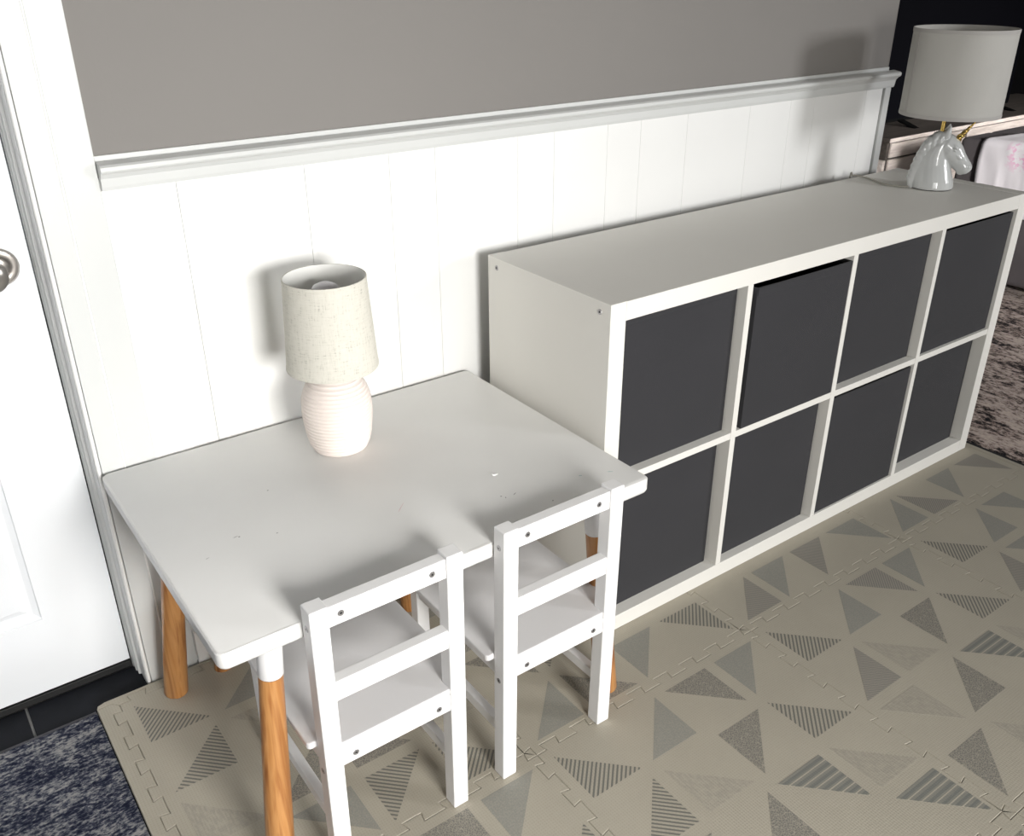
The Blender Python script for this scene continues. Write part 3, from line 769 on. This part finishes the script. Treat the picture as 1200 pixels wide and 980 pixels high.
# ------------------------------------------------------------------ unicorn lamp
HX, HY = 1.312, 0.190
th_ = math.radians(-56)
un = thing('unicorn_lamp', (HX, HY, Hk + 0.0004), 'tall lamp with a white ceramic horned horse head and white drum shade', 'lamp', rz=th_)
# local frame: +x is where the nose points, z up
def ellipsoid(bm, c, r, ry=0.0, seg=20, rings=14):
    mt = Matrix.Translation(c) @ Matrix.Rotation(ry, 4, 'Y') @ Matrix.Diagonal((*r, 1))
    bmesh.ops.create_uvsphere(bm, u_segments=seg, v_segments=rings, radius=1, matrix=mt)
def ell_loft(bm, secs, n=28):
    """secs: centre, half-length along a, half-width across (y), tilt of the section (angle of its normal in the xz plane)"""
    rings = []
    for (x, z, a, b, tilt) in secs:
        d = Vector((math.cos(tilt), 0, math.sin(tilt)))       # direction in the section plane (fore-aft)
        rings.append([bm.verts.new(Vector((x, 0, z)) + d * (a * math.cos(2 * PI * k / n)) + Vector((0, b * math.sin(2 * PI * k / n), 0))) for k in range(n)])
    for A, B in zip(rings, rings[1:]):
        for k in range(n): bm.faces.new((A[k], A[(k + 1) % n], B[(k + 1) % n], B[k]))
    bm.faces.new(rings[0][::-1]); bm.faces.new(rings[-1])
bm = new_bm()
# neck and bust
ell_loft(bm, [(0.003, 0.000, 0.053, 0.046, 0), (0.003, 0.004, 0.055, 0.048, 0), (0.002, 0.020, 0.0535, 0.046, 0), (-0.002, 0.040, 0.049, 0.041, 0.05), (-0.005, 0.060, 0.0445, 0.035, 0.10),
              (-0.005, 0.080, 0.0405, 0.031, 0.16), (-0.002, 0.098, 0.039, 0.029, 0.25), (0.003, 0.113, 0.035, 0.027, 0.35), (0.009, 0.125, 0.026, 0.022, 0.45)])
# head: sections run from the cheek to the muzzle
ell_loft(bm, [(0.004, 0.118, 0.024, 0.022, 1.25), (0.017, 0.111, 0.0320, 0.0275, 1.08), (0.031, 0.100, 0.0330, 0.0275, 0.96), (0.0445, 0.0875, 0.0285, 0.0235, 0.88), (0.056, 0.0755, 0.0235, 0.0195, 0.84),
              (0.066, 0.0645, 0.0212, 0.0180, 0.80), (0.0745, 0.0560, 0.0200, 0.0178, 0.76), (0.0815, 0.0495, 0.0165, 0.0150, 0.74), (0.086, 0.0455, 0.0090, 0.0090, 0.74)])
ellipsoid(bm, (0.018, 0.0, 0.088), (0.018, 0.0215, 0.018))                 # jowl
ellipsoid(bm, (0.066, 0.0, 0.0475), (0.012, 0.0115, 0.010), 0.7)            # lower lip and chin
for s in (-1, 1):
    ellipsoid(bm, (0.020, s * 0.0165, 0.093), (0.017, 0.009, 0.016))       # round cheek plate
    ellipsoid(bm, (0.042, s * 0.0195, 0.1115), (0.0105, 0.0065, 0.0050), 0.62)   # brow ridge
    ellipsoid(bm, (0.048, s * 0.0200, 0.0915), (0.018, 0.004, 0.0032), 0.75)    # facial crest
    ellipsoid(bm, (0.0835, s * 0.0115, 0.0605), (0.0065, 0.0050, 0.0055), 0.7)    # flared nostril
    # ears
    tube(bm, [(0.014, s * 0.013, 0.128), (0.017, s * 0.016, 0.140), (0.0195, s * 0.0175, 0.150), (0.021, s * 0.017, 0.159), (0.022, s * 0.0165, 0.164)], [0.0075, 0.0080, 0.0065, 0.0038, 0.0012], 14)
# mane: overlapping locks falling down the back of the neck, and a crest
locks = [(0.006, 0.139, 1.9), (-0.009, 0.136, 2.3), (-0.021, 0.126, 2.6), (-0.030, 0.112, 2.8), (-0.036, 0.096, 2.9), (-0.041, 0.080, 3.0), (-0.045, 0.063, 3.0), (-0.048, 0.046, 3.05), (-0.050, 0.034, 3.1)]
for k, (x, z, a) in enumerate(locks):
    for s in (-1, 0, 1):
        yy = s * 0.009
        tube(bm, [(x + 0.014, yy * 0.6, z + 0.004), (x + 0.003, yy * 1.2, z - 0.002), (x - 0.003, yy * 1.7, z - 0.014), (x - 0.002, yy * 2.0, z - 0.027), (x + 0.003, yy * 2.1, z - 0.036)], [0.009, 0.0105, 0.0095, 0.0065, 0.002], 12)
tube(bm, [(0.020, 0, 0.139), (0.031, 0.0, 0.130), (0.040, 0.001, 0.119)], [0.007, 0.0055, 0.002], 12)    # forelock
hh = obj('horse_head', bm, M['ceramic'], un, smooth='all')
rm = hh.modifiers.new('remesh', 'REMESH'); rm.mode = 'VOXEL'; rm.voxel_size = 0.0016; rm.use_smooth_shade = True
smo = hh.modifiers.new('smooth', 'SMOOTH'); smo.factor = 0.5; smo.iterations = 2
for s in (-1, 1):
    bm = new_bm(); ellipsoid(bm, (0.0415, s * 0.0245, 0.1045), (0.0055, 0.0030, 0.0042), 0.55)
    e_ = obj('eye', bm, M['ceramic'], un, smooth='all')
    bm = new_bm()
    tube(bm, [(0.0325, s * 0.0255, 0.1080), (0.038, s * 0.0278, 0.1113), (0.044, s * 0.0275, 0.1100), (0.050, s * 0.0245, 0.1050)], [0.0008, 0.0016, 0.0016, 0.0008], 10)
    obj('eyelid', bm, M['ceramic'], un, smooth='all')
# thin dark felt foot
bm = new_bm()
ell_loft(bm, [(0.003, 0.0001, 0.052, 0.0455, 0), (0.003, 0.0020, 0.052, 0.0455, 0)])
hh.location.z = 0.0012
obj('felt_foot', bm, M['tv_black'], un)
# horn: twisted gold cone
bm = new_bm(); n = 28; a0 = Vector((0.040, 0, 0.122)); a1 = Vector((0.0775, 0, 0.1735)); hd = (a1 - a0).normalized(); u_, v_ = frame_of(hd)
rings = []
for k in range(61):
    t = k / 60; rr = 0.0078 * (1 - t) + 0.0016
    rings.append([bm.verts.new(a0 + (a1 - a0) * t + (rr * (1 + 0.13 * math.cos(3 * (2 * PI * q / n) - 14 * t * 2))) * (math.cos(2 * PI * q / n) * u_ + math.sin(2 * PI * q / n) * v_)) for q in range(n)])
for A, B in zip(rings, rings[1:]):
    for q in range(n): bm.faces.new((A[q], A[(q + 1) % n], B[(q + 1) % n], B[q]))
bm.faces.new(rings[0][::-1]); bm.faces.new(rings[-1])
obj('horn', bm, M['gold'], un, smooth='all')
# stem, socket, shade
bm = new_bm(); tube(bm, [(0.004, 0, 0.130), (0.004, 0, 0.245)], 0.0052, 20)
obj('stem', bm, M['gold'], un, smooth=True)
bm = new_bm(); lathe(bm, [(0.0, 0.132), (0.010, 0.132), (0.0115, 0.136), (0.009, 0.141), (0.0, 0.142)], 24, (0.004, 0)); obj('collar', bm, M['gold'], un, smooth=True)
bm = new_bm(); tube(bm, [(0.004, 0, 0.245), (0.004, 0, 0.290)], 0.0165, 24); obj('socket', bm, M['paper'], un, smooth=True)
bm = new_bm(); lathe(bm, [(0.0, 0.290), (0.013, 0.290), (0.018, 0.305), (0.029, 0.332), (0.029, 0.348), (0.018, 0.362), (0.0, 0.367)], 32, (0.004, 0)); obj('bulb', bm, M['bulb'], un, smooth='all')
shade('lamp_shade', 0.190, 0.398, 0.1225, 0.1225, 0.0014, M['shade_white'], M['shade_white'], un, off=(0.012, 0))
bm = new_bm()
for a in range(3):
    an = a * 2 * PI / 3 + 0.2
    tube(bm, [(0.004, 0, 0.262), (0.012 + 0.120 * math.cos(an), 0.120 * math.sin(an), 0.376)], 0.0013, 8)
obj('shade_spider', bm, M['paper'], un, smooth=True)
for z0_, z1_ in ((0.1895, 0.1985), (0.3895, 0.3985)):
    bm = new_bm(); lathe(bm, [(0.1220, z0_), (0.1233, z0_), (0.1236, (z0_ + z1_) / 2), (0.1233, z1_), (0.1226, z1_)], 96, (0.012, 0))
    obj('shade_hem', bm, M['hem'], un, smooth=True)
bm = new_bm()
an = math.radians(-208) - th_
ux, uy = math.cos(an), math.sin(an)
vs = [bm.verts.new((0.012 + 0.1236 * math.cos(an + da), 0.1236 * math.sin(an + da), z)) for da, z in ((-0.03, 0.19), (0.03, 0.19), (0.03, 0.398), (-0.03, 0.398))]
bm.faces.new(vs); rr_ = bmesh.ops.extrude_face_region(bm, geom=bm.faces[:])
for v in [g for g in rr_['geom'] if isinstance(g, bmesh.types.BMVert)]: v.co -= Vector((ux, uy, 0)) * 0.0008
obj('shade_seam', bm, M['hem'], un)
# cord leaving the back of the base over the shelf's rear edge
bm = new_bm()
def loc_pt(x, y, z):    # world to the lamp's frame
    v = Matrix.Rotation(-th_, 3, 'Z') @ Vector((x - HX, y - HY, z - Hk)); return v
cp = [(1.262, 0.222, 0.7735), (1.245, 0.245, 0.7730), (1.24, 0.285, 0.7728), (1.262, 0.335, 0.7728), (1.272, 0.375, 0.7730), (1.273, 0.402, 0.770), (1.273, 0.412, 0.745), (1.273, 0.414, 0.40)]
def catmull(ps, m=6):
    ps = [Vector(p) for p in ps]; out = []
    for i in range(len(ps) - 1):
        p0, p1, p2, p3 = ps[max(i - 1, 0)], ps[i], ps[i + 1], ps[min(i + 2, len(ps) - 1)]
        for k in range(m):
            t = k / m
            out.append(0.5 * ((2 * p1) + (-p0 + p2) * t + (2 * p0 - 5 * p1 + 4 * p2 - p3) * t * t + (-p0 + 3 * p1 - 3 * p2 + p3) * t ** 3))
    out.append(ps[-1]); return out
tube(bm, [loc_pt(*p) for p in catmull(cp)], 0.0022, 8)
obj('cord', bm, M['cord'], un, smooth=True)

# ------------------------------------------------------------------ room beyond: console, television, sofa, blanket
cs = thing('media_console', (3.17, 1.5, FZ), 'whitewashed wood media console with brown top darkened as in shade behind the sofa', 'console')
zt = 0.525 - FZ
bbox_obj('top_board', -0.012, 2.1, -0.012, 0.47, zt - 0.022, zt, M['shaded_wood'], cs, bevel=0.003)
e1 = bbox_obj('top_edge', -0.012, 2.1, -0.017, -0.0125, zt - 0.020, zt - 0.001, M['pale_wood'], cs, bevel=0.001)
bbox_obj('carcass', 0.0, 2.09, 0.004, 0.45, 0.06, zt - 0.0225, M['shaded_wood'], cs, bevel=0.002)
for k in range(3):
    xa = 0.02 + k * 0.69
    for z0_, z1_ in ((zt - 0.098, zt - 0.028), (0.08, zt - 0.108)):
        bbox_obj('drawer_front', xa, xa + 0.675, -0.006, 0.0035, z0_, z1_, M['pale_wood'], cs, bevel=0.002)
bbox_obj('corner_post', -0.035, -0.015, -0.010, 0.03, 0.0, zt - 0.105, M['pale_wood'], cs, bevel=0.002)
for x, y in ((0.02, 0.03), (2.03, 0.03), (0.02, 0.40), (2.03, 0.40)):
    bbox_obj('foot', x, x + 0.04, y, y + 0.04, 0.0, 0.0595, M['shaded_wood'], cs)
tv = thing('television', (4.03, 1.72, 0.5255), 'large black flat-screen television standing on the media console', 'television')
bbox_obj('tv_body', -0.76, 0.625, -0.02, 0.03, 0.020, 0.76, M['tv_black'], tv, bevel=0.006)
bbox_obj('screen', -0.752, 0.617, -0.0215, -0.0201, 0.035, 0.752, M['screen'], tv)
for s in (-1, 1):
    bm = new_bm(); x = s * 0.47
    pts = [(-0.05, 0.033), (-0.02, 0.033), (0.02, 0.012), (0.0, 0.0)]
    for y0_, y1_, dy in ((-0.02, 0.0, -0.15), (0.0, 0.02, 0.15)):
        vs = []
        for z_, yy, ww in ((0.030, 0.0, 0.022), (0.0, dy * 0.8, 0.020)):
            for sx, sy in ((-1, -1), (1, -1), (1, 1), (-1, 1)): vs.append(bm.verts.new((x + sx * ww + (0 if z_ > 0.01 else s * 0.02), yy + sy * 0.016, z_)))
        bm.faces.new(vs[0:4]); bm.faces.new(vs[4:8][::-1])
        for k in range(4): bm.faces.new((vs[k], vs[4 + k], vs[4 + (k + 1) % 4], vs[(k + 1) % 4]))
    obj('tv_foot', bm, M['tv_black'], tv)

sf = thing('grey_sofa', (2.95, 1.02, FZ + 0.0105), 'dark taupe-grey sofa seen from behind, a pale blanket over it', 'sofa')
hz = 0.622
bbox_obj('sofa_back', 0.0, 0.22, -1.65, 0.0, 0.035, hz, M['sofa'], sf, bevel=0.022, seg=4)
bbox_obj('sofa_arm', 0.2205, 0.95, -0.20, 0.0, 0.035, hz, M['sofa'], sf, bevel=0.022, seg=4)
bbox_obj('sofa_arm', 0.2205, 0.95, -1.65, -1.45, 0.035, hz, M['sofa'], sf, bevel=0.022, seg=4)
bbox_obj('seat_base', 0.2205, 0.95, -1.449, -0.201, 0.035, 0.30, M['sofa'], sf, bevel=0.01)
for k in range(2):
    bbox_obj('seat_cushion', 0.2215, 0.95, -1.447 + k * 0.624, -0.826 + k * 0.624, 0.301, 0.44, M['sofa'], sf, bevel=0.03, seg=4)
for x, y in ((0.03, -0.08), (0.03, -1.62), (0.85, -0.08), (0.85, -1.62)):
    bbox_obj('foot', x, x + 0.05, y, y + 0.05, 0.0, 0.0345, M['tv_black'], sf)
# blanket draped over the sofa's back
bm = new_bm(); na, nb = 90, 60
zt_ = hz + FZ + 0.0105
def drape(t):     # arc length -> (x, z) over the back, starting low on the outside
    Hd = 0.27
    if t < Hd: return (-0.008, zt_ - Hd + t - 0.02)
    t -= Hd
    if t < 0.045: a = t / 0.045 * PI / 2; return (-0.008 + 0.028 * (1 - math.cos(a)), zt_ - 0.02 + 0.028 * math.sin(a))
    t -= 0.045
    if t < 0.21: return (0.02 + t, zt_ + 0.008)
    t -= 0.21
    return (0.232, zt_ + 0.006 - t)
tot = 0.27 + 0.045 + 0.21 + 0.12
G = []
for j in range(nb + 1):
    y0_ = 0.905 - 1.05 * j / nb; row = []
    for i in range(na + 1):
        t = tot * i / na; x, z = drape(t)
        lowness = max(0, 1 - t / 0.30)
        yy = y0_ + (0.018 * math.sin(t * 9) if j < 4 else 0) - 0.02 * lowness * (1 - j / nb)
        fold = (math.sin(y0_ * 46 + 1.2 * math.sin(t * 12)) + 0.5 * math.sin(y0_ * 101)) * 0.008 * (0.25 + lowness)
        if t < 0.29: x -= abs(fold) + 0.001
        else: z += abs(fold) * 0.5
        row.append(bm.verts.new((2.95 + x, yy, z)))
    G.append(row)
for j in range(nb):
    for i in range(na): bm.faces.new((G[j][i], G[j][i + 1], G[j + 1][i + 1], G[j + 1][i]))
bk = obj('blanket', bm, M['blanket'], smooth='all'); tag(bk, 'pale white-pink blanket with pink print draped over the grey sofa', 'blanket')
so = bk.modifiers.new('solid', 'SOLIDIFY'); so.thickness = 0.003; so.offset = 1
